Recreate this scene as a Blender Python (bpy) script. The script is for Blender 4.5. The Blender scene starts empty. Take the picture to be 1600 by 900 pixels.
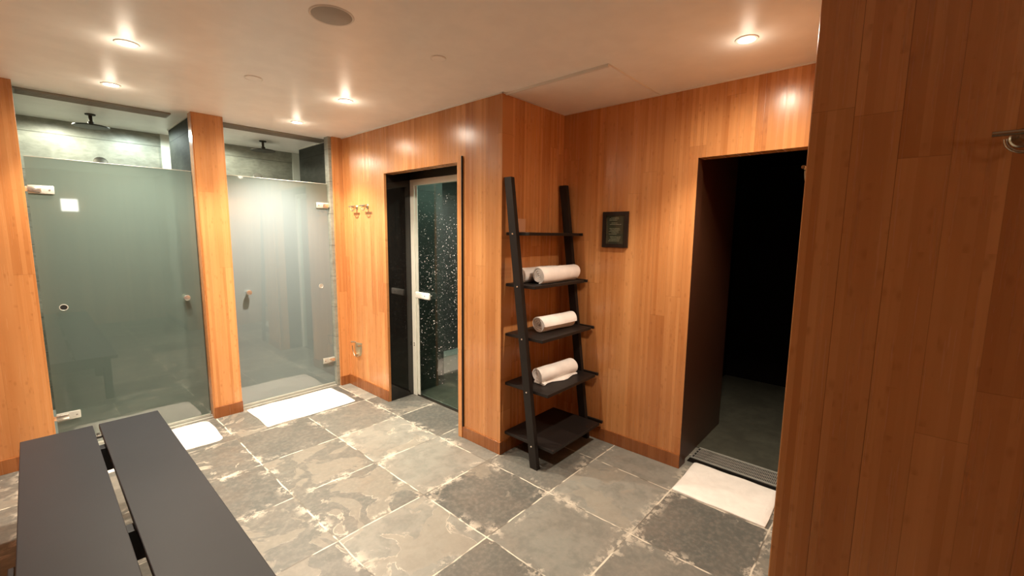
import bpy, bmesh, math, random
from mathutils import Vector, Matrix
random.seed(7)
C = bpy.context.scene.collection
PI = math.pi
H = 2.399
YS = 4.021      # front face of the shower wall
X1 = 2.055      # steam room wall
YC = 1.933      # alcove wall
X2 = 2.728      # doorway wall
X3 = 1.505      # right wall
YE = 0.22       # its end

# ------------------------------------------------------------------ materials
class NT:
    def __init__(s, name):
        s.m = bpy.data.materials.new(name); s.m.use_nodes = True
        s.t = s.m.node_tree; s.n = s.t.nodes; s.n.clear()
        s.out = s.n.new('ShaderNodeOutputMaterial')
    def node(s, typ, **kw):
        n = s.n.new(typ)
        for k, v in kw.items():
            if k.startswith('i_'):
                n.inputs[k[2:].replace('_', ' ')].default_value = v
            else: setattr(n, k, v)
        return n
    def link(s, a, b): s.t.links.new(a, b)
    def put(s, v, sock):
        if hasattr(v, 'is_output'): s.link(v, sock)
        else: sock.default_value = v
    def math(s, op, a, b=0.0, c=None, clamp=False):
        n = s.n.new('ShaderNodeMath'); n.operation = op; n.use_clamp = clamp
        s.put(a, n.inputs[0]); s.put(b, n.inputs[1])
        if c is not None: s.put(c, n.inputs[2])
        return n.outputs[0]
    def mix(s, f, a, b, blend='MIX'):
        n = s.n.new('ShaderNodeMix'); n.data_type = 'RGBA'; n.blend_type = blend
        s.put(f, n.inputs[0]); s.put(a, n.inputs[6]); s.put(b, n.inputs[7])
        return n.outputs[2]
    def xyz(s, x, y, z):
        n = s.n.new('ShaderNodeCombineXYZ')
        for i, v in enumerate((x, y, z)): s.put(v, n.inputs[i])
        return n.outputs[0]
    def pos(s):
        g = s.n.new('ShaderNodeNewGeometry'); p = s.n.new('ShaderNodeSeparateXYZ')
        s.link(g.outputs['Position'], p.inputs[0]); return p.outputs
    def noise(s, vec, scale, detail=3.0, rough=.5, dist=0.0, dim='3D'):
        n = s.n.new('ShaderNodeTexNoise'); n.noise_dimensions = dim
        s.put(vec, n.inputs['Vector']); n.inputs['Scale'].default_value = scale
        n.inputs['Detail'].default_value = detail; n.inputs['Roughness'].default_value = rough
        n.inputs['Distortion'].default_value = dist
        return n.outputs[0]
    def white(s, vec):
        n = s.n.new('ShaderNodeTexWhiteNoise'); n.noise_dimensions = '3D'
        s.put(vec, n.inputs['Vector']); return n.outputs['Value']
    def ramp(s, v, a, b, c0=0.0, c1=1.0):
        n = s.n.new('ShaderNodeMapRange'); n.interpolation_type = 'SMOOTHSTEP'
        s.put(v, n.inputs[0]); n.inputs[1].default_value = a; n.inputs[2].default_value = b
        n.inputs[3].default_value = c0; n.inputs[4].default_value = c1
        return n.outputs[0]
    def bsdf(s, **kw):
        n = s.n.new('ShaderNodeBsdfPrincipled')
        for k, v in kw.items(): s.put(v, n.inputs[k])
        s.link(n.outputs[0], s.out.inputs[0]); return n
    def bump(s, h, strength, dist=.002):
        n = s.n.new('ShaderNodeBump'); n.inputs['Strength'].default_value = strength
        n.inputs['Distance'].default_value = dist; s.put(h, n.inputs['Height']); return n.outputs[0]

def rgb(r, g, b): return (r, g, b, 1.0)

def plain(name, col, rough=.5, metal=0.0, spec=.5, coat=0.0, nb=0, ns=200):
    t = NT(name)
    p = t.pos(); v = t.xyz(p[0], p[1], p[2])
    n = t.noise(v, 9, 3)
    c = t.mix(t.ramp(n, .3, .7, 0, .22), rgb(*col), rgb(*[k*.8 for k in col]))
    kw = {'Base Color': c, 'Roughness': rough, 'Metallic': metal, 'Specular IOR Level': spec, 'Coat Weight': coat}
    if nb: kw['Normal'] = t.bump(t.noise(v, ns, 2), nb, .002)
    t.bsdf(**kw); return t.m

def wood(name, axis, tint=(1, 1, 1), off=.024):
    t = NT(name); p = t.pos(); u = p[axis]; z = p[2]
    W = .098
    uu = t.math('DIVIDE', t.math('SUBTRACT', u, off), W)
    pl = t.math('FLOOR', uu); fr = t.math('FRACT', uu)
    r1 = t.white(t.xyz(pl, 3.3, axis + 1.7))
    is0 = t.math('COMPARE', pl, 0.0, .1) if axis == 1 else 0.0
    r1s = t.math('ADD', t.math('MULTIPLY', r1, t.math('SUBTRACT', 1.0, is0)), t.math('MULTIPLY', is0, .00486))
    edge_id = t.math('FLOOR', t.math('ADD', uu, .5))
    er = t.white(t.xyz(edge_id, 8.8, axis + 2.1))
    strong = t.math('COMPARE', edge_id, .5, .6) if axis == 1 else 0.0
    zz = t.math('ADD', t.math('DIVIDE', z, 1.85), r1s)
    zi = t.math('FLOOR', zz); zf = t.math('FRACT', zz)
    r2 = t.white(t.xyz(pl, zi, 9.1 + axis))
    st = t.math('FLOOR', t.math('MULTIPLY', uu, 5.0))
    r3 = t.white(t.xyz(st, zi, 4.2 + axis))
    grain = t.noise(t.xyz(t.math('MULTIPLY', u, 90), t.math('MULTIPLY', z, 2.2), t.math('MULTIPLY', pl, 3.1)), 1.0, 4, .6)
    broad = t.noise(t.xyz(t.math('MULTIPLY', u, 7), t.math('MULTIPLY', z, .9), t.math('MULTIPLY', pl, .7)), 1.0, 2)
    vor = t.n.new('ShaderNodeTexVoronoi'); vor.inputs['Scale'].default_value = 1.0
    t.put(t.xyz(t.math('DIVIDE', u, .0215), t.math('DIVIDE', z, .045), st), vor.inputs['Vector'])
    knot = t.ramp(vor.outputs['Distance'], .05, .50, 1, 0)
    knot = t.math('MULTIPLY', knot, t.ramp(t.white(t.xyz(st, t.math('FLOOR', t.math('DIVIDE', z, .045)), 3.0)), .72, .80))
    c = t.mix(r3, rgb(.50*tint[0], .205*tint[1], .066*tint[2]), rgb(.68*tint[0], .325*tint[1], .122*tint[2]))
    c = t.mix(t.math('MULTIPLY', r2, .62), c, rgb(.37*tint[0], .132*tint[1], .038*tint[2]))
    c = t.mix(t.ramp(grain, .35, .7, 0, .22), c, rgb(.38*tint[0], .15*tint[1], .05*tint[2]))
    c = t.mix(t.ramp(broad, .35, .7, 0, .25), c, rgb(.78*tint[0], .42*tint[1], .18*tint[2]))
    c = t.mix(t.math('MULTIPLY', knot, .30), c, rgb(.25*tint[0], .08*tint[1], .022*tint[2]))
    seam = t.math('MAXIMUM', t.ramp(t.math('ABSOLUTE', t.math('SUBTRACT', fr, .5)), .487, .497), 0.0)
    jl = t.ramp(t.math('ABSOLUTE', t.math('SUBTRACT', zf, .5)), .4993, .4998)
    gap = t.math('MAXIMUM', t.math('MULTIPLY', seam, t.math('MAXIMUM', t.ramp(er, .2, .9, .06, .4), t.math('MULTIPLY', strong, .75))), t.math('MULTIPLY', jl, .38))
    c = t.mix(gap, c, rgb(.13*tint[0], .04*tint[1], .012*tint[2]))
    nrm = t.bump(t.math('SUBTRACT', t.math('MULTIPLY', grain, .25), gap), .18, .002)
    t.bsdf(**{'Base Color': c, 'Roughness': t.ramp(grain, .2, .8, .20, .30), 'Normal': nrm, 'Specular IOR Level': .5})
    return t.m

def slate_floor():
    t = NT('slate tiles'); p = t.pos()
    raw = t.xyz(p[0], p[1], 0.0)
    j1 = t.math('MULTIPLY', t.math('SUBTRACT', t.noise(raw, 3.5, 3), .5), .024)
    j2 = t.math('MULTIPLY', t.math('SUBTRACT', t.noise(t.xyz(p[1], p[0], 5.0), 3.5, 3), .5), .024)
    u = t.math('DIVIDE', t.math('SUBTRACT', t.math('ADD', p[0], j1), .378), .5175)
    v = t.math('DIVIDE', t.math('SUBTRACT', t.math('ADD', p[1], j2), .371), .5225)
    ti = t.math('FLOOR', u); tj = t.math('FLOOR', v)
    fu = t.math('ABSOLUTE', t.math('SUBTRACT', t.math('FRACT', u), .5))
    fv = t.math('ABSOLUTE', t.math('SUBTRACT', t.math('FRACT', v), .5))
    edge = t.math('MULTIPLY', t.math('SUBTRACT', .5, t.math('MAXIMUM', fu, fv)), .52)   # metres to the joint
    r1 = t.white(t.xyz(ti, tj, 1.5)); r2 = t.white(t.xyz(ti, tj, 7.7)); r3 = t.white(t.xyz(ti, tj, 12.3))
    tv = t.xyz(p[0], p[1], t.math('MULTIPLY', r1, 20.0))
    n1 = t.noise(tv, 2.6, 6, .62, .6)
    n2 = t.noise(tv, 9.0, 5, .6, .3)
    n3 = t.noise(tv, 40.0, 3, .6)
    c = t.mix(r1, rgb(.072, .077, .073), rgb(.138, .138, .124))
    c = t.mix(t.ramp(r2, .55, .95, 0, .75), c, rgb(.29, .292, .262))
    c = t.mix(t.ramp(n1, .38, .68, 0, .45), c, rgb(.17, .152, .130))
    c = t.mix(t.ramp(n2, .42, .62, 0, .32), c, rgb(.082, .088, .080))
    c = t.mix(t.ramp(n3, .4, .7, 0, .25), c, rgb(.29, .27, .23))
    # cleft layers: pale contours inside some tiles
    cont = t.math('ABSOLUTE', t.math('SUBTRACT', t.noise(tv, 3.4, 5, .58, .9), .53))
    cl = t.math('MULTIPLY', t.ramp(cont, .002, .014, 1, 0), t.ramp(r3, .60, .70))
    cl = t.math('MULTIPLY', cl, t.ramp(t.noise(tv, 6, 2), .44, .58))
    c = t.mix(t.math('MULTIPLY', cl, .55), c, rgb(.58, .52, .43))
    # layered patch tone
    lay = t.math('MULTIPLY', t.ramp(t.noise(tv, 3.4, 5, .58, .9), .525, .54), t.ramp(r3, .45, .62))
    c = t.mix(t.math('MULTIPLY', lay, .38), c, rgb(.30, .27, .22))
    # lime deposits round the joints
    dn = t.noise(t.xyz(p[0], p[1], 3.0), 5.0, 5, .65)
    dep = t.math('MULTIPLY', t.ramp(edge, .0, .075, 1, 0), t.ramp(dn, .53, .58))
    dep = t.math('MULTIPLY', dep, t.ramp(t.noise(raw, 22, 5, .7), .44, .54))
    c = t.mix(t.math('MULTIPLY', dep, .85), c, rgb(.50, .46, .39))
    gw = t.math('ADD', .0008, t.math('MULTIPLY', t.noise(raw, 14, 3), .0055))
    g = t.ramp(t.math('SUBTRACT', edge, gw), -.001, .0012, 1, 0)
    gcol = t.mix(t.ramp(t.noise(raw, 7, 3), .40, .54), rgb(.14, .13, .11), rgb(.60, .56, .47))
    c = t.mix(g, c, gcol)
    hgt = t.math('ADD', t.math('MULTIPLY', n1, .5), t.math('MULTIPLY', n2, .35))
    hgt = t.math('ADD', hgt, t.math('MULTIPLY', lay, .12))
    hgt = t.math('SUBTRACT', hgt, t.math('MULTIPLY', g, .3))
    t.bsdf(**{'Base Color': c, 'Roughness': t.ramp(n2, .3, .7, .36, .55), 'Normal': t.bump(hgt, .55, .006), 'Specular IOR Level': .5})
    return t.m

def stone(name, col, axis, rough=.5, pitch=.29, zoff=.12, spec=.5):
    t = NT(name); p = t.pos(); v = t.xyz(p[0], p[1], p[2])
    n1 = t.noise(v, 5, 6, .65, .5); n2 = t.noise(t.xyz(p[0], p[1], t.math('MULTIPLY', p[2], 3.0)), 16, 4, .6)
    c = t.mix(t.ramp(n1, .3, .7), rgb(*col), rgb(*[k*1.5 for k in col]))
    c = t.mix(t.ramp(n2, .4, .7, 0, .4), c, rgb(*[k*.6 for k in col]))
    zz = t.math('ABSOLUTE', t.math('SUBTRACT', t.math('FRACT', t.math('DIVIDE', t.math('SUBTRACT', p[2], zoff), pitch)), .5))
    g = t.ramp(zz, .486, .494)
    c = t.mix(t.math('MULTIPLY', g, .7), c, rgb(*[k*.35 for k in col]))
    h = t.math('SUBTRACT', t.math('ADD', t.math('MULTIPLY', n1, .6), t.math('MULTIPLY', n2, .4)), t.math('MULTIPLY', g, .4))
    t.bsdf(**{'Base Color': c, 'Roughness': rough, 'Normal': t.bump(h, .6, .006), 'Specular IOR Level': spec})
    return t.m

def frosted():
    t = NT('frosted glass etched back')
    d = t.node('ShaderNodeBsdfTranslucent'); d.inputs[0].default_value = rgb(.45, .49, .45)
    e = t.node('ShaderNodeBsdfDiffuse'); e.inputs[0].default_value = rgb(.085, .102, .098)
    a = t.node('ShaderNodeMixShader'); a.inputs[0].default_value = .30
    t.link(d.outputs[0], a.inputs[1]); t.link(e.outputs[0], a.inputs[2])
    r = t.node('ShaderNodeBsdfRefraction'); r.inputs['Roughness'].default_value = .55; r.inputs['IOR'].default_value = 1.02
    r.inputs[0].default_value = rgb(.7, .82, .77)
    b = t.node('ShaderNodeMixShader'); b.inputs[0].default_value = .05
    t.link(a.outputs[0], b.inputs[1]); t.link(r.outputs[0], b.inputs[2])
    t.link(b.outputs[0], t.out.inputs[0]); return t.m

def clear_face(name, tint, refl_rough=.03, ior=1.52):
    """polished face of a pane: Fresnel reflection over a tinted clear body"""
    t = NT(name)
    tr = t.node('ShaderNodeBsdfTransparent'); tr.inputs[0].default_value = rgb(*tint)
    gl = t.node('ShaderNodeBsdfGlossy'); gl.inputs['Roughness'].default_value = refl_rough
    gl.inputs[0].default_value = rgb(1, 1, 1)
    fr = t.node('ShaderNodeFresnel'); fr.inputs['IOR'].default_value = ior
    m = t.node('ShaderNodeMixShader')
    g = t.node('ShaderNodeNewGeometry')   # inner side of the same surface: no extra reflection
    t.link(t.math('MULTIPLY', fr.outputs[0], t.math('SUBTRACT', 1.0, g.outputs['Backfacing'])), m.inputs[0]); t.link(tr.outputs[0], m.inputs[1]); t.link(gl.outputs[0], m.inputs[2])
    t.link(m.outputs[0], t.out.inputs[0]); return t.m

def emis(name, col, s):
    t = NT(name); e = t.node('ShaderNodeEmission'); e.inputs[0].default_value = rgb(*col); e.inputs[1].default_value = s
    t.link(e.outputs[0], t.out.inputs[0]); return t.m

def cloth(name, col, weave=420):
    t = NT(name); p = t.pos(); v = t.xyz(p[0], p[1], p[2])
    n = t.noise(v, weave, 2, .6); n2 = t.noise(v, 18, 3)
    c = t.mix(t.ramp(n2, .3, .7), rgb(*col), rgb(*[k*.93 for k in col]))
    h = t.math('ADD', n, t.math('MULTIPLY', n2, 2.0))
    t.bsdf(**{'Base Color': c, 'Roughness': .95, 'Normal': t.bump(h, .5, .003), 'Sheen Weight': .25, 'Specular IOR Level': .2})
    return t.m

M = {
 'wood_x': wood('bamboo panelling along x', 0, off=.017),
 'wood_y': wood('bamboo panelling along y', 1),
 'base_x': wood('bamboo skirting along x', 0, tint=(.50, .40, .34), off=-3.7),
 'base_y': wood('bamboo skirting along y', 1, tint=(.50, .40, .34), off=-3.7),
 'floor': slate_floor(),
 'ceil': plain('ceiling paint', (.90, .88, .83), .40, spec=.4, nb=.05, ns=30),
 'white': plain('white paint', (.75, .72, .66), .45),
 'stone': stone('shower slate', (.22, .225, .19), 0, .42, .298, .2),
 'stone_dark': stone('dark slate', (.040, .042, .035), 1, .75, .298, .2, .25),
 'pale': plain('pale stone strip', (.62, .64, .58), .4),
 'mosaic': stone('steam room slate', (.040, .050, .045), 1, .35, .1, .0),
 'step': plain('pale step stone', (.72, .74, .68), .4),
 'black_gloss': plain('black polished stone', (.012, .011, .010), .06, spec=.6),
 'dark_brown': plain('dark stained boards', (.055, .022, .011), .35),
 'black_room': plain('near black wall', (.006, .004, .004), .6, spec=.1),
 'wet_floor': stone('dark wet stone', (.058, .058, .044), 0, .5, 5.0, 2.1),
 'bench': plain('black satin lacquer', (.022, .024, .029), .45, spec=.22, nb=.02, ns=120),
 'ladder': plain('black stained wood', (.012, .009, .008), .48, spec=.3, nb=.05, ns=60),
 'chrome': plain('brushed chrome', (.86, .84, .78), .22, .9),
 'hook': plain('aged brass chrome', (.50, .44, .33), .25, .9),
 'dark_chrome': plain('dark bronze', (.06, .055, .045), .5, .9),
 'steel': plain('stainless steel', (.50, .52, .48), .38, .35),
 'grille': plain('grille enamel', (.30, .27, .22), .5),
 'grille_dark': plain('grille gap', (.008, .007, .006), .8),
 'speaker': plain('speaker mesh', (.42, .39, .34), .6, nb=.6, ns=700),
 'alu': plain('pale aluminium frame', (.86, .88, .80), .38, .1),
 'towel': cloth('white terry', (.90, .87, .84)),
 'mat': cloth('white towelling mat', (.93, .91, .87), 300),
 'frost': frosted(),
 'glassface': clear_face('polished pane face', (.94, .96, .90), ior=1.9),
 'clear': clear_face('clear pane', (.82, .90, .87)),
 'drop': plain('water drop', (1.0, 1.0, 1.0), .6),
 'lamp': emis('lamp lens', (1.0, .90, .72), 28),
 'paper': plain('notice paper', (.085, .066, .052), .5),
 'ink': plain('notice ink', (.55, .46, .36), .6),
 'frame': plain('black frame', (.012, .009, .008), .3),
 'rubber': plain('black rubber', (.01, .01, .01), .6),
 'whiteplastic': plain('white metal', (.85, .84, .80), .3),
}

# ------------------------------------------------------------------ mesh helpers
def obj(name, bm, mat, parent=None, smooth=False):
    me = bpy.data.meshes.new(name)
    bmesh.ops.recalc_face_normals(bm, faces=bm.faces)
    bm.to_mesh(me); bm.free()
    mats = mat if isinstance(mat, (list, tuple)) else [mat]
    for m in mats: me.materials.append(M[m] if isinstance(m, str) else m)
    if smooth:
        for p in me.polygons: p.use_smooth = True
        try: me.set_sharp_from_angle(angle=math.radians(40))
        except Exception: pass
    o = bpy.data.objects.new(name, me); C.objects.link(o)
    if parent is not None:
        o.parent = parent
        o.matrix_parent_inverse = Matrix.Translation(parent.location).inverted() if parent.parent is None else Matrix()
    return o
def B(bm, x0, x1, y0, y1, z0, z1, bev=0.0, seg=2, mi=0):
    r = bmesh.ops.create_cube(bm, size=1.0)
    vs = r['verts']
    for v in vs:
        v.co = Vector((x0 + (v.co.x + .5)*(x1-x0), y0 + (v.co.y + .5)*(y1-y0), z0 + (v.co.z + .5)*(z1-z0)))
    fs = list({f for v in vs for f in v.link_faces})
    for f in fs: f.material_index = mi
    if bev:
        es = list({e for v in vs for e in v.link_edges})
        bmesh.ops.bevel(bm, geom=es, offset=bev, segments=seg, affect='EDGES', profile=.5)
    return bm
def box(x0, x1, y0, y1, z0, z1, bev=0.0, seg=2): return B(bmesh.new(), x0, x1, y0, y1, z0, z1, bev, seg)
def cyl(bm, a, b, r, r2=None, n=28):
    a = Vector(a); b = Vector(b); d = b - a
    q = d.to_track_quat('Z', 'Y').to_matrix().to_4x4()
    bmesh.ops.create_cone(bm, cap_ends=True, segments=n, radius1=r, radius2=r if r2 is None else r2, depth=d.length,
                          matrix=Matrix.Translation((a+b)/2) @ q)
    return bm
def lathe(bm, c, axis, prof, n=32):
    """prof: (radius, height) list round axis at c"""
    q = Vector(axis).to_track_quat('Z', 'Y').to_matrix()
    rings = []
    for r, h in prof:
        if r < 1e-6: rings.append([bm.verts.new(Vector(c) + q @ Vector((0, 0, h)))])
        else: rings.append([bm.verts.new(Vector(c) + q @ Vector((r*math.cos(2*PI*i/n), r*math.sin(2*PI*i/n), h))) for i in range(n)])
    for A, D in zip(rings, rings[1:]):
        for i in range(n):
            j = (i+1) % n
            if len(A) == 1 and len(D) == 1: continue
            if len(A) == 1: bm.faces.new((A[0], D[i], D[j]))
            elif len(D) == 1: bm.faces.new((A[i], A[j], D[0]))
            else: bm.faces.new((A[i], A[j], D[j], D[i]))
    return bm
def tube(bm, pts, r, n=12):
    pts = [Vector(p) for p in pts]; prev = None; rings = []
    up = Vector((0, 0, 1))
    for i, p in enumerate(pts):
        d = (pts[min(i+1, len(pts)-1)] - pts[max(i-1, 0)]).normalized()
        if prev is None:
            s = d.cross(up) if abs(d.dot(up)) < .95 else d.cross(Vector((1, 0, 0)))
        else: s = prev - d*prev.dot(d)
        s.normalize(); prev = s; w = d.cross(s)
        rings.append([bm.verts.new(p + (s*math.cos(2*PI*k/n) + w*math.sin(2*PI*k/n))*r) for k in range(n)])
    for A, D in zip(rings, rings[1:]):
        for k in range(n): bm.faces.new((A[k], A[(k+1) % n], D[(k+1) % n], D[k]))
    bm.faces.new(rings[0][::-1]); bm.faces.new(rings[-1]); return bm
def thing(name, label, cat, loc=(0, 0, 0), group=None):
    o = bpy.data.objects.new(name, None); o.empty_display_size = .05; C.objects.link(o); o.location = loc
    o['label'] = label; o['category'] = cat
    if group: o['group'] = group
    return o
def tag(o, label, cat, group=None):
    o['label'] = label; o['category'] = cat
    if group: o['group'] = group
    return o
def struct(name, bm, mat, parent=None, label=None, smooth=False):
    o = obj(name, bm, mat, parent, smooth)
    if parent is None: o['kind'] = 'structure'
    if label: o['label'] = label
    return o

# ------------------------------------------------------------------ room shell
XL, YB = -1.05, -1.35
struct('floor', box(XL-.1, 5.2, YB-.1, 5.4, -.1, 0), 'floor')
struct('ceiling', box(XL-.1, 5.2, YB-.1, 5.4, H, H+.1), 'ceil')
struct('wall_left', box(XL-.1, XL, YB, YS, 0, H), 'wood_y')
struct('wall_back', box(XL, X3, YB-.1, YB, 0, H), 'wood_x')
# shower front: wooden piers
struct('wall_shower_left', box(XL-.1, .010, YS, YS+.12, 0, H, .002), 'wood_x')
struct('wall_shower_pier', box(.893, 1.090, YS, YS+.10, 0, H, .002), 'wood_x')
struct('wall_shower_right', box(1.960, X1, YS, YS+.10, 0, H, .002), 'wood_x')
# shower enclosure in slate
struct('wall_shower_back', box(-.12, 2.40, 5.20, 5.30, 0, H), 'stone')
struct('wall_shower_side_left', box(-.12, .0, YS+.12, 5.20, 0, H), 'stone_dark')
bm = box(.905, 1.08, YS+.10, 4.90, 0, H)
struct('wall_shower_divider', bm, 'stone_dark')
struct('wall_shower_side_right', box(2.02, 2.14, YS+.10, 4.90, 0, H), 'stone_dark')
struct('wall_shower_corner', box(2.27, 2.32, 4.0, 5.20, 0, H), 'pale')
bm = box(.893, 1.05, 5.185, 5.20, 0, H); B(bm, 2.062, 2.27, 5.185, 5.20, 0, H)
struct('trim_1', bm, 'pale')
struct('floor_shower', box(0, 2.27, YS+.12, 5.185, 0, .004), 'pale')  # unseen pale layer, added to bounce light onto the bottoms of the frosted doors
bm = bmesh.new(); B(bm, .897, .905, YS+.10, 4.90, H-.010, H); B(bm, 2.012, 2.02, YS+.10, 4.90, H-.010, H)
struct('trim_2', bm, 'white')
struct('trim_3', box(1.932, 1.975, YS+.022, YS+.10, 0, H, .002), 'stone')
# pale edging strips on the pier sides
bm = bmesh.new(); B(bm, .884, .8935, YS+.004, YS+.10, 0, H, .001)
struct('trim_4', bm, 'wood_y')
# steam room wall with its opening
b1, b2, zt = 3.308, 2.353, 2.016
bm = bmesh.new()
B(bm, X1, X1+.10, b1, YS+.10, 0, H); B(bm, X1, X1+.10, YC-.0, b2, 0, H); B(bm, X1, X1+.10, b2, b1, zt, H)
struct('wall_steam', bm, 'wood_y')
struct('wall_alcove', box(X1+.10, X2+.1, YC, YC+.10, 0, H), 'wood_x')
# doorway wall
d0, d1, dz = .225, .948, 1.985
bm = bmesh.new()
B(bm, X2, X2+.10, d1, YC, 0, H); B(bm, X2, X2+.10, d0-.1, d1, dz, H)
struct('wall_doorway', bm, 'wood_y')
struct('wall_right', box(X3, X3+.12, YB-.1, YE, 0, H, .003), 'wood_y')
struct('wall_right_return', box(X3+.12, X2+.10, YE-.10, YE, 0, H), 'wood_x')
# skirting
def skirt(n, x0, x1, y0, y1, m): struct('baseboard_'+n, box(x0, x1, y0, y1, 0, .092, .0015), m)
skirt('shower_left', XL, .010, YS-.008, YS, 'base_x')
skirt('shower_pier', .891, 1.092, YS-.008, YS, 'base_x')
skirt('shower_right', 1.958, X1-.008, YS-.008, YS, 'base_x')
bm = box(X1-.009, X1, b1, YS, 0, .10, .0015); B(bm, X1-.009, X1, YC-.008, b2-.043, 0, .088, .0015)
struct('baseboard_steam', bm, 'base_y')
skirt('alcove', X1-.008, X2, YC-.008, YC, 'base_x')
skirt('doorway', X2-.009, X2, d1, YC-.008, 'base_y')
skirt('left', XL, XL+.008, YB, YS-.008, 'base_y')
skirt('right', X3-.008, X3, YB, YE, 'base_y')
# cornice line: slim white bead where panelling meets the ceiling
bm = bmesh.new()
B(bm, X1-.006, X1, YC-.006, YS, H-.008, H); B(bm, X1-.006, X2, YC-.006, YC, H-.008, H); B(bm, X2-.006, X2, YE, YC-.006, H-.008, H)
struct('trim_5', bm, 'white')
# edging of the steam room opening
bm = box(X1-.014, X1+.02, b2-.042, b2, 0, 2.052, .002)
struct('trim_6', bm, 'wood_y')
bm = bmesh.new(); B(bm, X1-.003, X1+.02, b2, b1+.006, zt-.003, zt+.006, .001); B(bm, X1-.003, X1+.02, b1-.002, b1+.007, 0, zt+.004, .001)
struct('trim_7', bm, 'wood_y')
struct('trim_8', box(X1-.0145, X1-.0005, b2-.050, b2-.043, .09, 2.05), 'rubber')

# ---- steam room vestibule and room
XF = 2.325
struct('wall_steam_jamb', box(X1+.10, XF+.01, b1, b1+.05, 0, H), 'black_gloss')
bm = box(X1+.021, X1+.1, b1-.002, b1+.003, 0, zt-.003)
struct('trim_9', bm, 'black_gloss')
struct('wall_steam_jamb_right', box(X1+.10, XF+.01, b2-.05, b2, 0, H), 'black_gloss')
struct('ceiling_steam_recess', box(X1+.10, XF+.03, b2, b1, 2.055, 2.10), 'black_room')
# room behind the glass
struct('wall_steam_pillar', box(XF+.03, 2.69, 3.318, 3.72, 0, H), 'mosaic')
struct('wall_steam_far', box(2.69, 4.3, 3.74, 3.84, 0, H), 'mosaic')
struct('wall_steam_end', box(4.3, 4.4, 2.03, 3.84, 0, H), 'mosaic')
struct('floor_steam', box(XF+.05, 4.3, YC+.1, 3.74, 0, .004), 'wet_floor')
st = obj('stone_step', box(2.70, 4.29, 3.56, 3.74, .004, .19, .006), 'step')
tag(st, 'pale stone step inside the dark steam room behind the glass', 'step')

# ---- dark room through the doorway
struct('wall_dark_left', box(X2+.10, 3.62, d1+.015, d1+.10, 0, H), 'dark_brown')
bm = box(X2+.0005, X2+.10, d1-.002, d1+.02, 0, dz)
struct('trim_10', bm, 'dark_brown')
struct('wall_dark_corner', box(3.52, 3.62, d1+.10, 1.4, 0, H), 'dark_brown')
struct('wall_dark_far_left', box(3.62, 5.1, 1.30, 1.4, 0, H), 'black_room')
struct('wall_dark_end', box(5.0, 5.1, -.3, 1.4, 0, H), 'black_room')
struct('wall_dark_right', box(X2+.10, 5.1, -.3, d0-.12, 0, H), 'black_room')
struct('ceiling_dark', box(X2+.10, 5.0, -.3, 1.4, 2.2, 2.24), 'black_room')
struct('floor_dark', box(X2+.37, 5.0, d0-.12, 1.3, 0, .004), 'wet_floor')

# ------------------------------------------------------------------ shower doors
def shower_door(name, x0, x1, hinge_left, label):
    y = YS+.055; T = .010
    root = bpy.data.objects.new(name, None); C.objects.link(root); root.location = ((x0+x1)/2, y, 0)
    root['kind'] = 'structure'; root['label'] = label
    zb, ztop = .030, 1.965
    bm = box(x0, x1, y, y+T, zb, ztop, .0)
    for f in bm.faces: f.material_index = 0 if f.normal.y > .5 else 1
    me = obj('glass_pane', bm, ['frost', 'glassface'], root)
    # material slots by direction (set after normals are final)
    for p in me.data.polygons: p.material_index = 0 if p.normal.y > .5 else 1
    g = bmesh.new(); B(g, x0, x1, y-.001, y+T+.001, ztop, ztop+.003); obj('polished_edge', g, 'pale', root)
    s = 1 if hinge_left else -1
    xe = x0 if hinge_left else x1
    for zc in (1.765, .27):
        g = bmesh.new()
        a, b = sorted((xe + s*.0, xe + s*.115)); B(g, a, b, y-.014, y+.0, zc-.026, zc+.026, .004)
        a, b = sorted((xe + s*.0, xe + s*.115)); B(g, a, b, y+T, y+T+.012, zc-.026, zc+.026, .004)
        h = obj('hinge', g, 'steel', root, True)
        g = bmesh.new(); a, b = sorted((xe - s*.012, xe + s*.058)); B(g, a, b, y-.020, y-.013, zc-.016, zc+.016, .003)
        for q in (.028, .095): cyl(g, (xe+s*q, y-.022 if q < .05 else y-.016, zc), (xe+s*q, y-.012, zc), .005)
        obj('hinge_knuckle', g, 'chrome', h, True)
    xk = x1 - .098 if hinge_left else x0 + .103
    g = bmesh.new()
    lathe(g, (xk, y, 1.005), (0, -1, 0), [(0, 0), (.012, 0), (.010, .012), (.011, .018), (.021, .024), (.023, .034), (.020, .044), (0, .047)])
    lathe(g, (xk, y+T, 1.005), (0, 1, 0), [(0, 0), (.012, 0), (.010, .012), (.011, .018), (.021, .024), (.023, .034), (.020, .044), (0, .047)])
    obj('door_knob', g, 'chrome', root, True)
    xg = x0 + .094 if hinge_left else x1 - .10
    g = bmesh.new()
    lathe(g, (xg, y+.0, 1.005), (0, -1, 0), [(.017, 0), (.022, 0), (.022, .004), (.018, .005), (.017, .004), (.017, 0)])
    r = obj('grommet', g, 'steel', root, True)
    g = bmesh.new(); lathe(g, (xg, y, 1.005), (0, -1, 0), [(0, .001), (.0175, .001), (.0175, .003), (0, .003)]); obj('grommet_plug', g, 'rubber' if hinge_left else 'steel', r, True)
    g = bmesh.new(); B(g, x0, x1, y-.004, y+T+.004, .020, .034, .001); obj('seal_strip', g, 'steel', root)
    return root
shower_door('door_1', .022, .872, True, 'frosted glass shower door on the left, hinged at its left edge')
shower_door('door_2', 1.098, 1.925, False, 'frosted glass shower door on the right, hinged at its right edge')
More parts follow.
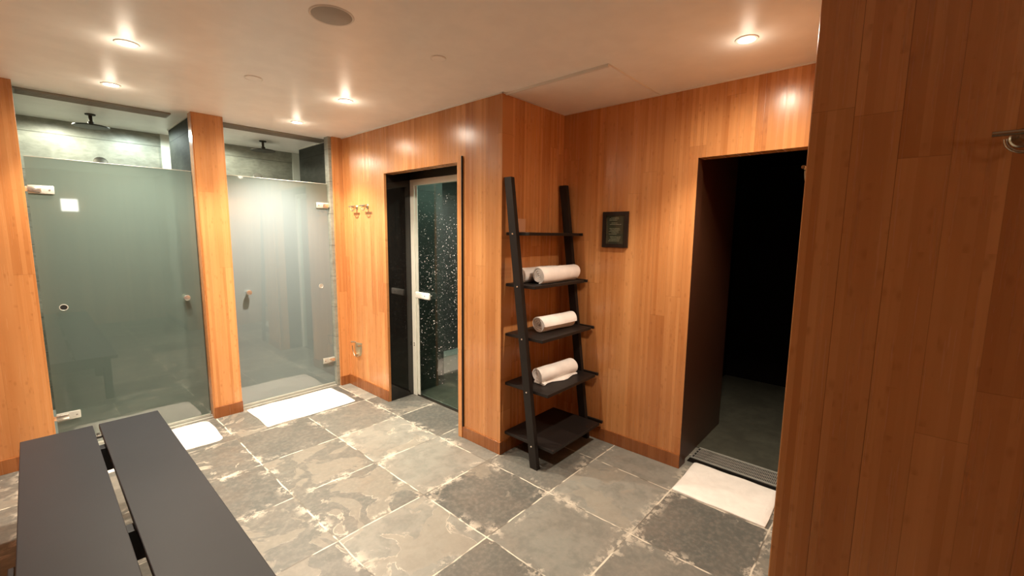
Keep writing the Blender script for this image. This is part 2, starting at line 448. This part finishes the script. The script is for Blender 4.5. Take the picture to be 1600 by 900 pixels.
for i, (x0, x1) in enumerate(((.012, .892), (1.092, 1.93))):
    bm = bmesh.new(); B(bm, x0, x1, YS+.030, YS+.046, 0, .012, .002); B(bm, x0, x1, YS+.052, YS+.075, 0, .019, .002); B(bm, x0, x1, YS+.082, YS+.098, 0, .012, .002)
    o = struct('trim_%d' % (11+i), bm, 'steel')

# ------------------------------------------------------------------ steam room door
root = bpy.data.objects.new('door_3', None); C.objects.link(root); root.location = (XF, 2.8, 0)
root['kind'] = 'structure'; root['label'] = 'clear glass steam room door in a pale metal frame, speckled with water'
bm = bmesh.new()
B(bm, XF-.010, XF+.035, b1-.052, b1, .0, 1.985, .002); B(bm, XF-.010, XF+.035, b2, b2+.045, .0, 1.985, .002); B(bm, XF-.010, XF+.035, b2+.045, b1-.052, 1.935, 1.985, .002)
fo = obj('door_frame', bm, 'alu', root)
bm = box(XF-.005, XF+.03, b2, b1, 1.985, 2.055); obj('head_panel', bm, 'dark_chrome', root)
bm = bmesh.new(); B(bm, XF+.004, XF+.014, b2+.046, b1-.055, .012, 1.932)
obj('glass_pane', bm, 'clear', root)
bm = bmesh.new(); B(bm, XF+.0, XF+.0035, b1-.092, b1-.056, .012, 1.93); obj('edge_seal', bm, 'pale', root)
bm = bmesh.new(); B(bm, XF-.004, XF+.020, b2+.046, b1-.056, .0, .011, .002); obj('threshold_bar', bm, 'dark_chrome', root)
bm = box(XF-.040, XF-.020, 3.010, 3.215, .935, .995, .010, 3); h = obj('door_handle', bm, 'whiteplastic', root, True)
bm = bmesh.new(); cyl(bm, (XF-.021, 3.04, .965), (XF+.003, 3.04, .965), .008); cyl(bm, (XF-.021, 3.185, .965), (XF+.003, 3.185, .965), .008); obj('standoff', bm, 'chrome', h, True)
bm = bmesh.new(); lathe(bm, (XF-.040, 3.075, .965), (-1, 0, 0), [(0, 0), (.005, 0), (.005, .0012), (0, .0012)], 12); obj('keyhole', bm, 'rubber', h)
bm = bmesh.new(); cyl(bm, (XF-.012, b1-.025, .50), (XF-.009, b1-.025, .50), .006); cyl(bm, (XF-.012, b1-.025, .48), (XF-.009, b1-.025, .48), .006); obj('frame_screw', bm, 'dark_chrome', fo)
bm = bmesh.new()
for i in range(1900):
    yy = random.uniform(b2+.30, b1-.095); zz = random.uniform(.20, 1.86)
    dens = .25 + .75*math.exp(-((zz-1.15)/.42)**2)
    if random.random() > dens: continue
    r = random.choice((.0010, .0012, .0015, .0019, .0030)) * random.uniform(.8, 1.2)
    x = XF+.0035
    c = bm.verts.new((x-.5*r, yy, zz)); el = random.uniform(.9, 1.2)
    ring = [bm.verts.new((x, yy+r*math.cos(k*PI/3), zz+r*el*math.sin(k*PI/3))) for k in range(6)]
    for k in range(6): bm.faces.new((c, ring[k], ring[(k+1) % 6]))
dr = obj('water_drops', bm, 'drop', root, True); dr['kind'] = 'stuff'

# ------------------------------------------------------------------ ceiling fittings
def downlight(x, y, label, first=[]):
    t = thing('recessed_downlight', label, 'ceiling light', (x, y, H), 'round recessed downlights in the ceiling')
    if not first:
        bm = bmesh.new(); lathe(bm, (x, y, H), (0, 0, -1), [(.033, -.002), (.033, .001), (.037, .005), (.046, .004), (.049, 0), (.049, -.002)]); a = obj('trim_ring', bm, 'white', t, True)
        bm = bmesh.new(); lathe(bm, (x, y, H), (0, 0, -1), [(0, .0005), (.033, .0005), (.033, .0018), (0, .0022)]); b = obj('lamp_lens', bm, 'lamp', t, True)
        first.append((a, b, Vector((x, y, H))))
    else:
        a, b, o0 = first[0]
        for s in (a, b):
            c = s.copy(); C.objects.link(c); c.parent = t
            c.matrix_parent_inverse = Matrix.Translation(-o0)
    return t
downlight(.391, 2.823, 'recessed downlight nearest above the left shower door, closer to the bench')
downlight(.416, 3.679, 'recessed downlight close to the vent over the left shower door')
downlight(1.508, 2.872, 'recessed downlight before the steam room wall, nearer the ceiling speaker')
downlight(1.534, 3.730, 'recessed downlight close to the vent over the right shower door')
downlight(2.230, .595, 'recessed downlight outside the dark doorway on the right')

t = thing('ceiling_speaker', 'round beige loudspeaker grille set flush in the ceiling', 'speaker', (.907, 1.817, H))
bm = bmesh.new(); lathe(bm, (.907, 1.817, H), (0, 0, -1), [(0, .004), (.076, .004), (.079, .002), (.079, 0)]); obj('grille', bm, 'speaker', t, True)
bm = bmesh.new(); lathe(bm, (.907, 1.817, H), (0, 0, -1), [(.079, 0), (.079, .003), (.084, .004), (.088, 0)], 48); obj('rim', bm, 'white', t, True)
def cap(x, y, r, label):
    bm = bmesh.new(); lathe(bm, (x, y, H), (0, 0, -1), [(0, .004), (r*.86, .004), (r*.88, .001), (r*.94, .001), (r, .0035), (r, 0)], 40)
    tag(obj('sprinkler_cover', bm, 'ceil', None, True), label, 'ceiling cap')
cap(.950, 2.875, .047, 'flat round cover cap in the ceiling left of centre between downlights')
cap(1.465, 1.827, .040, 'small round cover cap in the ceiling between speaker and access panel')

t = thing('access_panel', 'square plaster access panel in the ceiling above the alcove', 'ceiling panel', (2.40, 1.56, H))
xa, xb, ya, yb = 2.075, X2-.008, 1.205, YC-.008
obj('panel', box(xa+.008, xb-.003, ya+.004, yb-.003, H-.006, H-.0005, .001), 'ceil', t)
bm = bmesh.new(); B(bm, xa, xa+.014, ya, yb, H-.016, H, .001); B(bm, xa+.008, xb, ya, ya+.003, H-.008, H)
obj('bead', bm, 'white', t)

def vent(x0, x1, label):
    t = thing('ceiling_vent', label, 'vent', ((x0+x1)/2, 4.28, H), 'slot vents over the shower doors')
    y0, y1 = 4.205, 4.365
    obj('backing', box(x0, x1, y0, y1, H-.002, H), 'grille_dark', t)
    bm = bmesh.new()
    for yy in (y0, y1-.008): B(bm, x0, x1, yy, yy+.008, H-.010, H-.002)
    for xx in (x0, x1-.008): B(bm, xx, xx+.008, y0+.008, y1-.008, H-.010, H-.002)
    obj('frame', bm, 'grille', t)
    for k in range(1, 5):
        y = y0 + k*(y1-y0)/5
        obj('slat', box(x0+.008, x1-.008, y-.0075, y+.0075, H-.010, H-.002), 'grille', t)
vent(.012, .80, 'long dark slot vent in the ceiling over the left shower')
vent(1.14, 2.005, 'long dark slot vent in the ceiling over the right shower')

def shower_head(x, y, label):
    t = thing('rain_shower_head', label, 'shower head', (x, y, H), 'round rain shower heads')
    bm = bmesh.new(); lathe(bm, (x, y, H), (0, 0, -1), [(0, 0), (.032, 0), (.030, .008), (.012, .012)]); obj('ceiling_flange', bm, 'dark_chrome', t, True)
    bm = bmesh.new(); cyl(bm, (x, y, H-.008), (x, y, 2.325), .011); lathe(bm, (x, y, 2.345), (0, 0, -1), [(.011, 0), (.019, .004), (.019, .018), (.011, .026)]); obj('drop_arm', bm, 'dark_chrome', t, True)
    bm = bmesh.new(); lathe(bm, (x, y, 2.325), (0, 0, -1), [(0, 0), (.02, 0), (.09, .010), (.105, .014), (.107, .019), (.104, .022), (0, .022)], 48); obj('spray_disc', bm, 'dark_chrome', t, True)
shower_head(.398, 4.735, 'dark round rain shower head above the left frosted door')
shower_head(1.620, 4.760, 'dark round rain shower head above the right frosted door')
def hand_shower(x, label, m):
    t = thing('hand_shower', label, 'hand shower', (x, 5.2, 2.07), 'hand showers peeking over the doors')
    z = 2.075
    bm = bmesh.new(); lathe(bm, (x, 5.10, z), (0, -1, .35), [(0, 0), (.035, .0), (.044, .010), (.046, .022), (.040, .026), (0, .026)]); obj('spray_face', bm, m, t, True)
    bm = bmesh.new(); tube(bm, [(x, 5.10, z), (x, 5.115, z-.05), (x+.004, 5.135, z-.13), (x+.006, 5.14, z-.20)], .012); obj('handle', bm, 'chrome', t, True)
    bm = bmesh.new(); cyl(bm, (x+.004, 5.2, z-.1), (x+.004, 5.13, z-.1), .016); obj('wall_holder', bm, 'chrome', t, True)
hand_shower(.462, 'dark hand shower just peeking over the left frosted door', 'dark_chrome')
hand_shower(1.662, 'bright chrome hand shower just peeking over the right frosted door', 'chrome')

# ------------------------------------------------------------------ bench
t = thing('bench', 'long black slatted bench with two wide boards in the left foreground', 'bench', (.155, 1.6, 0))
for x0, x1 in ((-.118, .147), (.171, .428)):
    obj('seat_board', box(x0, x1, .25, 3.215, .422, .450, .003), 'bench', t)
for yy, xl in ((2.93, -.09), (2.03, -.138), (1.13, -.118), (.40, -.118)):
    obj('cross_rail', box(xl, .40, yy-.03, yy+.03, .30, .422, .002), 'bench', t)
    for x in (xl, .345): obj('leg', box(x, x+.055, yy-.03, yy+.03, 0, .30, .002), 'bench', t)
bm = bmesh.new(); cyl(bm, (.157, 3.07, .425), (.157, 3.07, .4515), .006); B(bm, .143, .171, 3.055, 3.085, .424, .438, .001)
obj('spacer_bolt', bm, 'chrome', t, True)

# ------------------------------------------------------------------ ladder shelf
t = thing('ladder_shelf', 'black leaning ladder shelf with five tiers in the panelled alcove', 'shelf', (2.4, 1.75, 0))
def rail(x0, x1):
    bm = bmesh.new(); n = 12; A = []
    for i in range(n+1):
        s = i/n; z = s*1.878
        yc = 1.642 + (1.893-1.642)*s
        w = .058
        if i == 0: ys = (yc-w/2, yc+w/2)
        else: ys = (yc-w/2, yc+w/2)
        A.append([bm.verts.new((x0, ys[0], z)), bm.verts.new((x1, ys[0], z)), bm.verts.new((x1, ys[1], z)), bm.verts.new((x0, ys[1], z))])
    for a, b in zip(A, A[1:]):
        for k in range(4): bm.faces.new((a[k], a[(k+1) % 4], b[(k+1) % 4], b[k]))
    bm.faces.new(A[0][::-1]); bm.faces.new(A[-1]); return bm
rl = obj('side_rail', rail(2.064, 2.096), 'ladder', t); rr = obj('side_rail', rail(2.668, 2.700), 'ladder', t)
shelves = [(1.530, 1.735), (1.193, 1.680), (.856, 1.612), (.512, 1.562), (.158, 1.512)]
for z, yf in shelves:
    obj('tier', box(2.0965, 2.6675, yf, YC-.004, z-.020, z, .002), 'ladder', t)
    yr = 1.642 + .251*z/1.878
    bm = bmesh.new(); lathe(bm, (2.064, yr, z-.010), (-1, 0, 0), [(0, .003), (.005, .002), (.006, 0), (0, 0)], 12); obj('bolt', bm, 'chrome', rl, True)
    # small end lug beyond the right rail
    bm = box(2.700, 2.716, yf, yf+.13, z-.020, z, .002); obj('tier_end', bm, 'ladder', t)

# rolled towels
def towel(name, label, c, ang, L, R, squash=.92, flap=False, seed=0, wid=1.0):
    rnd = random.Random(seed)
    bm = bmesh.new(); turns = 3.6; N = 120
    pitch = (R-.006)/turns
    def spiral(u, th, inset):
        r = .006 + (R-.006)*u; a = th
        return r
    secs = [(-.5, .50), (-.492, .80), (-.475, .97), (-.44, 1.0), (-.25, 1.0), (0, 1.0), (.25, 1.0), (.44, 1.0), (.475, .97), (.492, .80), (.5, .50)]
    rings = []
    ph = rnd.uniform(0, 6)
    for s, k in secs:
        lat = []
        for side in (1, -1):
            for i in range(N+1):
                u = i/N; th = 2*PI*turns*u + ph
                r = .006 + (R-.006-pitch*.5)*u + side*pitch*.47*k
                wob = 1 + .03*math.sin(2*th+s*5+seed) + .02*math.sin(3*th+s*9+seed*2)
                dish = .006*math.sin(u*PI*turns*2) * (1 if abs(s) > .4 else 0)
                x = s*L + (dish + (.012*(u-.5)))*(1 if s > 0 else -1)*(1 if abs(s) > .4 else 0)
                yy = r*wob*math.cos(th)*wid; zz = r*wob*math.sin(th)*squash
                if zz < -R*squash*.93: zz = -R*squash*.93
                lat.append(bm.verts.new((x, yy, zz)))
        rings.append(lat)
    n = N+1
    for a, b in zip(rings, rings[1:]):
        for i in range(N):
            bm.faces.new((a[i], a[i+1], b[i+1], b[i]))
            bm.faces.new((a[n+i+1], a[n+i], b[n+i], b[n+i+1]))
        bm.faces.new((a[0], b[0], b[n], a[n])); bm.faces.new((a[N], a[n+N], b[n+N], b[N]))
    for a in (rings[0], rings[-1]):
        for i in range(N): bm.faces.new((a[i], a[i+1], a[n+i+1], a[n+i]))
    if flap:
        zb = -R*squash*.93
        b2_ = bmesh.new()
        cols = []
        for i in range(9):
            s = -.5 + i/8
            y0 = -R*.95*wid - .018*math.sin(i*1.1+seed) - .012; row = []
            for yy, dz in ((R*.5, .0), (-R*.3, .0), (y0+.01, .001), (y0, .004), (y0+.004, .012), (-R*.5, .013)):
                row.append(bm.verts.new((s*L*1.0, yy, zb+dz)))
            cols.append(row)
        for a, b in zip(cols, cols[1:]):
            for k in range(5): bm.faces.new((a[k], a[k+1], b[k+1], b[k]))
            bm.faces.new((a[5], a[0], b[0], b[5]))
        bm.faces.new(cols[0]); bm.faces.new(cols[-1][::-1]); b2_.free()
    o = obj(name, bm, 'towel', None, True)
    zmin = min(v.co.z for v in o.data.vertices)
    o.location = (c[0], c[1], c[2]-zmin); o.rotation_euler = (0, 0, ang)
    tag(o, label, 'towel', 'rolled white towels on the ladder shelf')
    return o
towel('rolled_towel', 'rolled white towel in front on the second tier from the top', (2.435, 1.760, 1.1935), .03, .43, .062, .98, seed=1, wid=.98)
towel('rolled_towel', 'rolled white towel behind another on the second tier from the top', (2.385, 1.872, 1.1935), 0, .40, .056, 1.0, seed=4, wid=.95)
towel('rolled_towel', 'single rolled white towel on the middle tier', (2.425, 1.755, .8565), -.09, .34, .062, .98, seed=2)
towel('rolled_towel', 'rolled white towel with a loose flap under it on the fourth tier down', (2.405, 1.735, .5125), -.10, .36, .062, .95, flap=True, seed=3)

# ------------------------------------------------------------------ notice on the doorway wall
t = thing('framed_notice', 'small black framed notice on the panelled wall beside the dark doorway', 'picture frame', (X2, 1.477, 1.43))
y0, y1, z0, z1 = 1.380, 1.574, 1.433, 1.679
bm = bmesh.new(); w = .026
B(bm, X2-.018, X2-.001, y0, y0+w, z0, z1, .001); B(bm, X2-.018, X2-.001, y1-w, y1, z0, z1, .001)
B(bm, X2-.018, X2-.001, y0+w, y1-w, z0, z0+w, .001); B(bm, X2-.018, X2-.001, y0+w, y1-w, z1-w, z1, .001)
obj('frame', bm, 'frame', t)
nt = obj('notice', box(X2-.008, X2-.002, y0+w, y1-w, z0+w, z1-w), 'paper', t)
zz = z1-w-.014; rnd = random.Random(5)
while zz > z0+w+.012:
    yl = y1-w-.012
    if rnd.random() > .18:
        end = y0+w+.010+rnd.uniform(0, .05); yy = yl - rnd.uniform(0, .03)
        bm = bmesh.new(); y_ = yy; rail_ = [(y_, zz-.0016)]
        # one line of lettering: a ragged strip, joined along its base
        pts = []
        while y_ > end:
            wl = rnd.uniform(.004, .010); hh = rnd.choice((.0022, .003, .0018)); pts += [(y_, hh), (max(y_-wl, end), hh)]; y_ -= wl
        up_ = [bm.verts.new((X2-.0086, a_, zz+h_)) for a_, h_ in pts]; lo_ = [bm.verts.new((X2-.0086, a_, zz-.0008)) for a_, h_ in pts]
        for k_ in range(len(pts)-1): bm.faces.new((lo_[k_], lo_[k_+1], up_[k_+1], up_[k_]))
        obj('text_line', bm, 'ink', nt)
    zz -= .0095
bm = box(X2-.0125, X2-.0105, y0+w*.9, y1-w*.9, z0+w*.9, z1-w*.9); obj('glass', bm, 'clear', t)
# faint pale rectangle on the alcove wall above the top tier
tag(obj('wall_rectangle', box(2.215, 2.292, YC-.0025, YC-.0005, 1.533, 1.622, .0005), plain('pinkish card', (.62, .34, .20), .35)), 'small plain pinkish rectangle against the alcove wall on the top tier', 'rectangle')

# ------------------------------------------------------------------ hooks and wall bracket
def robe_hook(c, nrm, label):
    """disc, stem, horizontal bar and a lower loop; nrm = direction away from the wall"""
    c = Vector(c); n = Vector(nrm); s = Vector((0, 0, 1)).cross(n).normalized(); up = Vector((0, 0, 1))
    t = thing('robe_hook', label, 'hook', tuple(c), 'chrome robe hooks at head height')
    bm = bmesh.new(); lathe(bm, c, n, [(0, 0), (.021, 0), (.021, .005), (.018, .008), (0, .008)]); obj('wall_plate', bm, 'hook', t, True)
    bm = bmesh.new(); cyl(bm, c+n*.008, c+n*.052, .009); obj('stem', bm, 'hook', t, True)
    bm = bmesh.new(); tube(bm, [c+n*.050-s*.052+up*.006, c+n*.050-s*.050+up*.006, c+n*.050+s*.050+up*.006, c+n*.050+s*.052+up*.006], .0062, 14); obj('crossbar', bm, 'hook', t, True)
    bm = bmesh.new(); pts = [c+n*.045+s*.030*math.cos(a)+up*(-.006+.030*math.sin(a)) for a in [PI*1.0+PI*k/14 for k in range(15)]]
    tube(bm, pts, .0038, 10); obj('lower_loop', bm, 'hook', t, True)
    return t
robe_hook((X1, 3.775, 1.748), (-1, 0, 0), 'chrome robe hook left of the steam door, nearer the shower')
robe_hook((X1, 3.585, 1.750), (-1, 0, 0), 'chrome robe hook left of the steam door, nearer that door')
robe_hook((X3, -.183, 1.745), (-1, 0, 0), 'large looking chrome robe hook at the right edge of the photo')
robe_hook((1.845, YE, 1.752), (0, 1, 0), 'chrome robe hook peeking out before the dark doorway')
robe_hook((-.135, YS, 1.800), (0, -1, 0), 'chrome robe hook at the left edge of the photo')

t = thing('wall_bracket', 'small low chrome bracket with pegs and a wire loop on the panelling', 'bracket', (X1, 3.83, .40))
c = Vector((X1, 3.825, .405)); n = Vector((-1, 0, 0))
bm = bmesh.new()
pr = [(-.060, .055), (.050, .045), (.066, .020), (.060, -.035), (.030, -.075), (0, -.088), (-.030, -.078), (-.050, -.045)]
A = [bm.verts.new((X1-.0005, c.y+a, c.z+b)) for a, b in pr]; D = [bm.verts.new((X1-.007, c.y+a*.95, c.z+b*.95)) for a, b in pr]
bm.faces.new(A[::-1]); bm.faces.new(D)
for k in range(8): bm.faces.new((A[k], A[(k+1) % 8], D[(k+1) % 8], D[k]))
obj('back_plate', bm, plain('pale brass', (.55, .52, .38), .35, .8), t)
bm = bmesh.new(); cyl(bm, c+Vector((-.006, .048, .050)), c+Vector((-.050, .062, .056)), .008); obj('peg', bm, 'hook', t, True)
bm = bmesh.new(); cyl(bm, c+Vector((-.006, -.050, .030)), c+Vector((-.050, -.060, .034)), .008); obj('peg', bm, 'hook', t, True)
bm = bmesh.new(); tube(bm, [c+Vector((-.030, .075*math.cos(a), .02+.105*math.sin(a))) for a in [PI*1.08-.15+ (PI*.95)*k/16 for k in range(17)]][::-1], .0042, 10); obj('wire_loop', bm, 'hook', t, True)
bm = bmesh.new(); cyl(bm, c+Vector((-.006, -.005, -.062)), c+Vector((-.034, -.005, -.066)), .011); obj('stud', bm, 'hook', t, True)

# ------------------------------------------------------------------ mats
def mat(x0, x1, y0, y1, label, rot=0, seed=0, rad=.03, th=.012):
    bm = bmesh.new(); nx, ny = 44, 30; rnd = random.Random(seed)
    w, d = x1-x0, y1-y0
    def shape(i, j):
        a = -1+2*i/nx; b = -1+2*j/ny
        x = a*w/2; y = b*d/2
        # rounded corners
        cx, cy = w/2-rad, d/2-rad
        if abs(x) > cx and abs(y) > cy:
            vx, vy = abs(x)-cx, abs(y)-cy; m = max(vx, vy); l = math.hypot(vx, vy)
            if l > 0: x = math.copysign(cx+vx*m/l, x); y = math.copysign(cy+vy*m/l, y)
        x += .004*math.sin(y*13+seed)*abs(a)**3; y += .005*math.sin(x*9+seed*2)*abs(b)**3
        e = max(abs(a), abs(b))
        h = th*(1-.55*max(0, (e-.93)/.07)**2) + .0016*math.sin(x*17+y*9+seed)+.0012*math.sin(y*31+seed)
        return x, y, h
    top = [[bm.verts.new(shape(i, j)) for j in range(ny+1)] for i in range(nx+1)]
    bot = [[bm.verts.new((top[i][j].co.x, top[i][j].co.y, 0)) for j in range(ny+1)] for i in range(nx+1)]
    for i in range(nx):
        for j in range(ny):
            bm.faces.new((top[i][j], top[i+1][j], top[i+1][j+1], top[i][j+1]))
            bm.faces.new((bot[i][j], bot[i][j+1], bot[i+1][j+1], bot[i+1][j]))
    for i in range(nx):
        bm.faces.new((top[i][0], bot[i][0], bot[i+1][0], top[i+1][0])); bm.faces.new((top[i+1][ny], bot[i+1][ny], bot[i][ny], top[i][ny]))
    for j in range(ny):
        bm.faces.new((top[0][j+1], bot[0][j+1], bot[0][j], top[0][j])); bm.faces.new((top[nx][j], bot[nx][j], bot[nx][j+1], top[nx][j+1]))
    o = obj('bath_mat', bm, 'mat', None, True)
    o.location = ((x0+x1)/2, (y0+y1)/2, .0012); o.rotation_euler = (0, 0, rot)
    tag(o, label, 'bath mat', 'white towelling bath mats'); return o
mat(.11, .835, 3.555, 4.01, 'white bath mat by the left shower door, partly behind the bench', seed=1, rad=.05)
mat(1.118, 1.852, 3.530, 4.012, 'white bath mat on the slate before the right shower door', seed=2, rad=.01)
mat(2.450, 2.855, .392, .890, 'white folded bath mat at the threshold of the dark doorway', rot=-.01, seed=3, rad=.006, th=.018)

# ------------------------------------------------------------------ floor drain in the doorway
t = thing('floor_drain', 'long slotted steel floor drain across the dark doorway threshold', 'drain', (3.01, .59, 0))
obj('channel', box(2.925, 3.095, d0+.01, d1-.010, .0008, .003), 'rubber', t)
bm = bmesh.new(); B(bm, 2.918, 2.930, d0+.01, d1-.010, .0008, .009, .001); B(bm, 3.090, 3.102, d0+.01, d1-.010, .0008, .009, .001)
obj('edge_bar', bm, 'steel', t)
bm = bmesh.new(); n = 74
for k in range(n):
    y = d0+.016 + k*(d1-d0-.036)/n; B(bm, 2.932, 3.088, y, y+.0048, .003, .0066)
for x in (2.97, 3.01, 3.05): B(bm, x-.003, x+.003, d0+.01, d1-.012, .003, .0070)
obj('grating', bm, plain('dull steel', (.48, .46, .42), .45, .5), t)
struct('trim_13', box(2.86, 2.9175, d0, d1-.005, 0, .004), 'black_gloss')

# ------------------------------------------------------------------ lights
def spot(x, y, z, power, ang, blend, col, rad=.03, aim=None, name='downlight beam'):
    l = bpy.data.lights.new(name, 'SPOT'); l.energy = power; l.spot_size = math.radians(ang); l.spot_blend = blend
    l.color = col; l.shadow_soft_size = rad
    o = bpy.data.objects.new(name, l); C.objects.link(o); o.location = (x, y, z)
    d = Vector(aim) - Vector((x, y, z)) if aim else Vector((0, 0, -1))
    o.rotation_euler = d.to_track_quat('-Z', 'Y').to_euler()
    return o
WARM = (1.0, .845, .66); NEU = (1.0, .90, .70)
for x, y, p in ((.391, 2.823, 85), (.416, 3.679, 88), (1.508, 2.872, 92), (1.534, 3.730, 92), (2.230, .595, 78)):
    spot(x, y, H-.012, p*.72, 106, .55, WARM); spot(x, y, H-.012, p*.36, 172, 1.0, WARM)
spot(.42, 1.80, H-.012, 44, 92, .8, WARM, aim=(1.65, 1.85, .5))
spot(.42, 1.80, H-.012, 9, 172, 1.0, WARM)
def glow(x, y, z, power, col, r=.03, name='lamp spill'):
    l = bpy.data.lights.new(name, 'POINT'); l.energy = power; l.color = col; l.shadow_soft_size = r
    o = bpy.data.objects.new(name, l); C.objects.link(o); o.location = (x, y, z); return o
for x, y, p in ((.391, 2.823, .30), (.416, 3.679, .22), (1.508, 2.872, .35), (1.534, 3.730, .22), (2.230, .595, .2)):
    glow(x, y, H-.06, p, WARM)
COOL = (1.0, 1.0, .80)
spot(.22, 4.88, H-.03, 9, 176, .3, COOL); spot(.70, 4.88, H-.03, 7, 176, .3, (.85, 1.0, .92)); spot(.60, 4.60, H-.02, 20, 112, .95, (.88, 1, .88))
spot(1.27, 4.88, H-.03, 9, 176, .3, COOL); spot(1.42, 4.60, H-.02, 115, 112, .95, (1, .90, .92))
spot(2.9, 2.8, H-.05, 26, 165, .7, (.85, 1, .85), name='steam room lamp')
# lamp added behind the camera to put a bright patch in the left frosted door
t = thing('added_lamp', 'small square added lamp, itself unseen, mirrored in the left shower door', 'added lamp', (.46, YB, 1.87))
obj('back_plate', box(.36, .56, YB+.0005, YB+.03, 1.78, 1.98, .004), 'steel', t)
obj('added_lamp_shade', box(.37, .55, YB+.03, YB+.08, 1.79, 1.97, .006), emis('added lamp glow', (1.0, .92, .80), 6), t)

w = bpy.data.worlds.new('World'); bpy.context.scene.world = w; w.use_nodes = True
w.node_tree.nodes['Background'].inputs[0].default_value = (.9, .7, .5, 1); w.node_tree.nodes['Background'].inputs[1].default_value = .02

# ------------------------------------------------------------------ camera
cam = bpy.data.cameras.new('Camera'); co = bpy.data.objects.new('Camera', cam); C.objects.link(co)
cam.sensor_width = 36; cam.lens = 15.1323; cam.clip_start = .02
R = Vector((0.66742064, -0.7446029, 0.01078055)); U = Vector((0.08589501, 0.09135548, 0.99210696)); Bk = Vector((-0.73971058, -0.66122666, 0.1249302))
m = Matrix(((R.x, U.x, Bk.x, 0), (R.y, U.y, Bk.y, 0), (R.z, U.z, Bk.z, 1.52), (0, 0, 0, 1)))
co.matrix_world = m
sc = bpy.context.scene; sc.camera = co
sc.view_settings.view_transform = 'Standard'; sc.view_settings.look = 'None'
sc.view_settings.gamma = 1; sc.view_settings.use_curve_mapping = False
sc.view_settings.exposure = 1.0
sc.cycles.max_bounces = 10; sc.cycles.diffuse_bounces = 6; sc.cycles.transparent_max_bounces = 12
sc.cycles.use_denoising = True
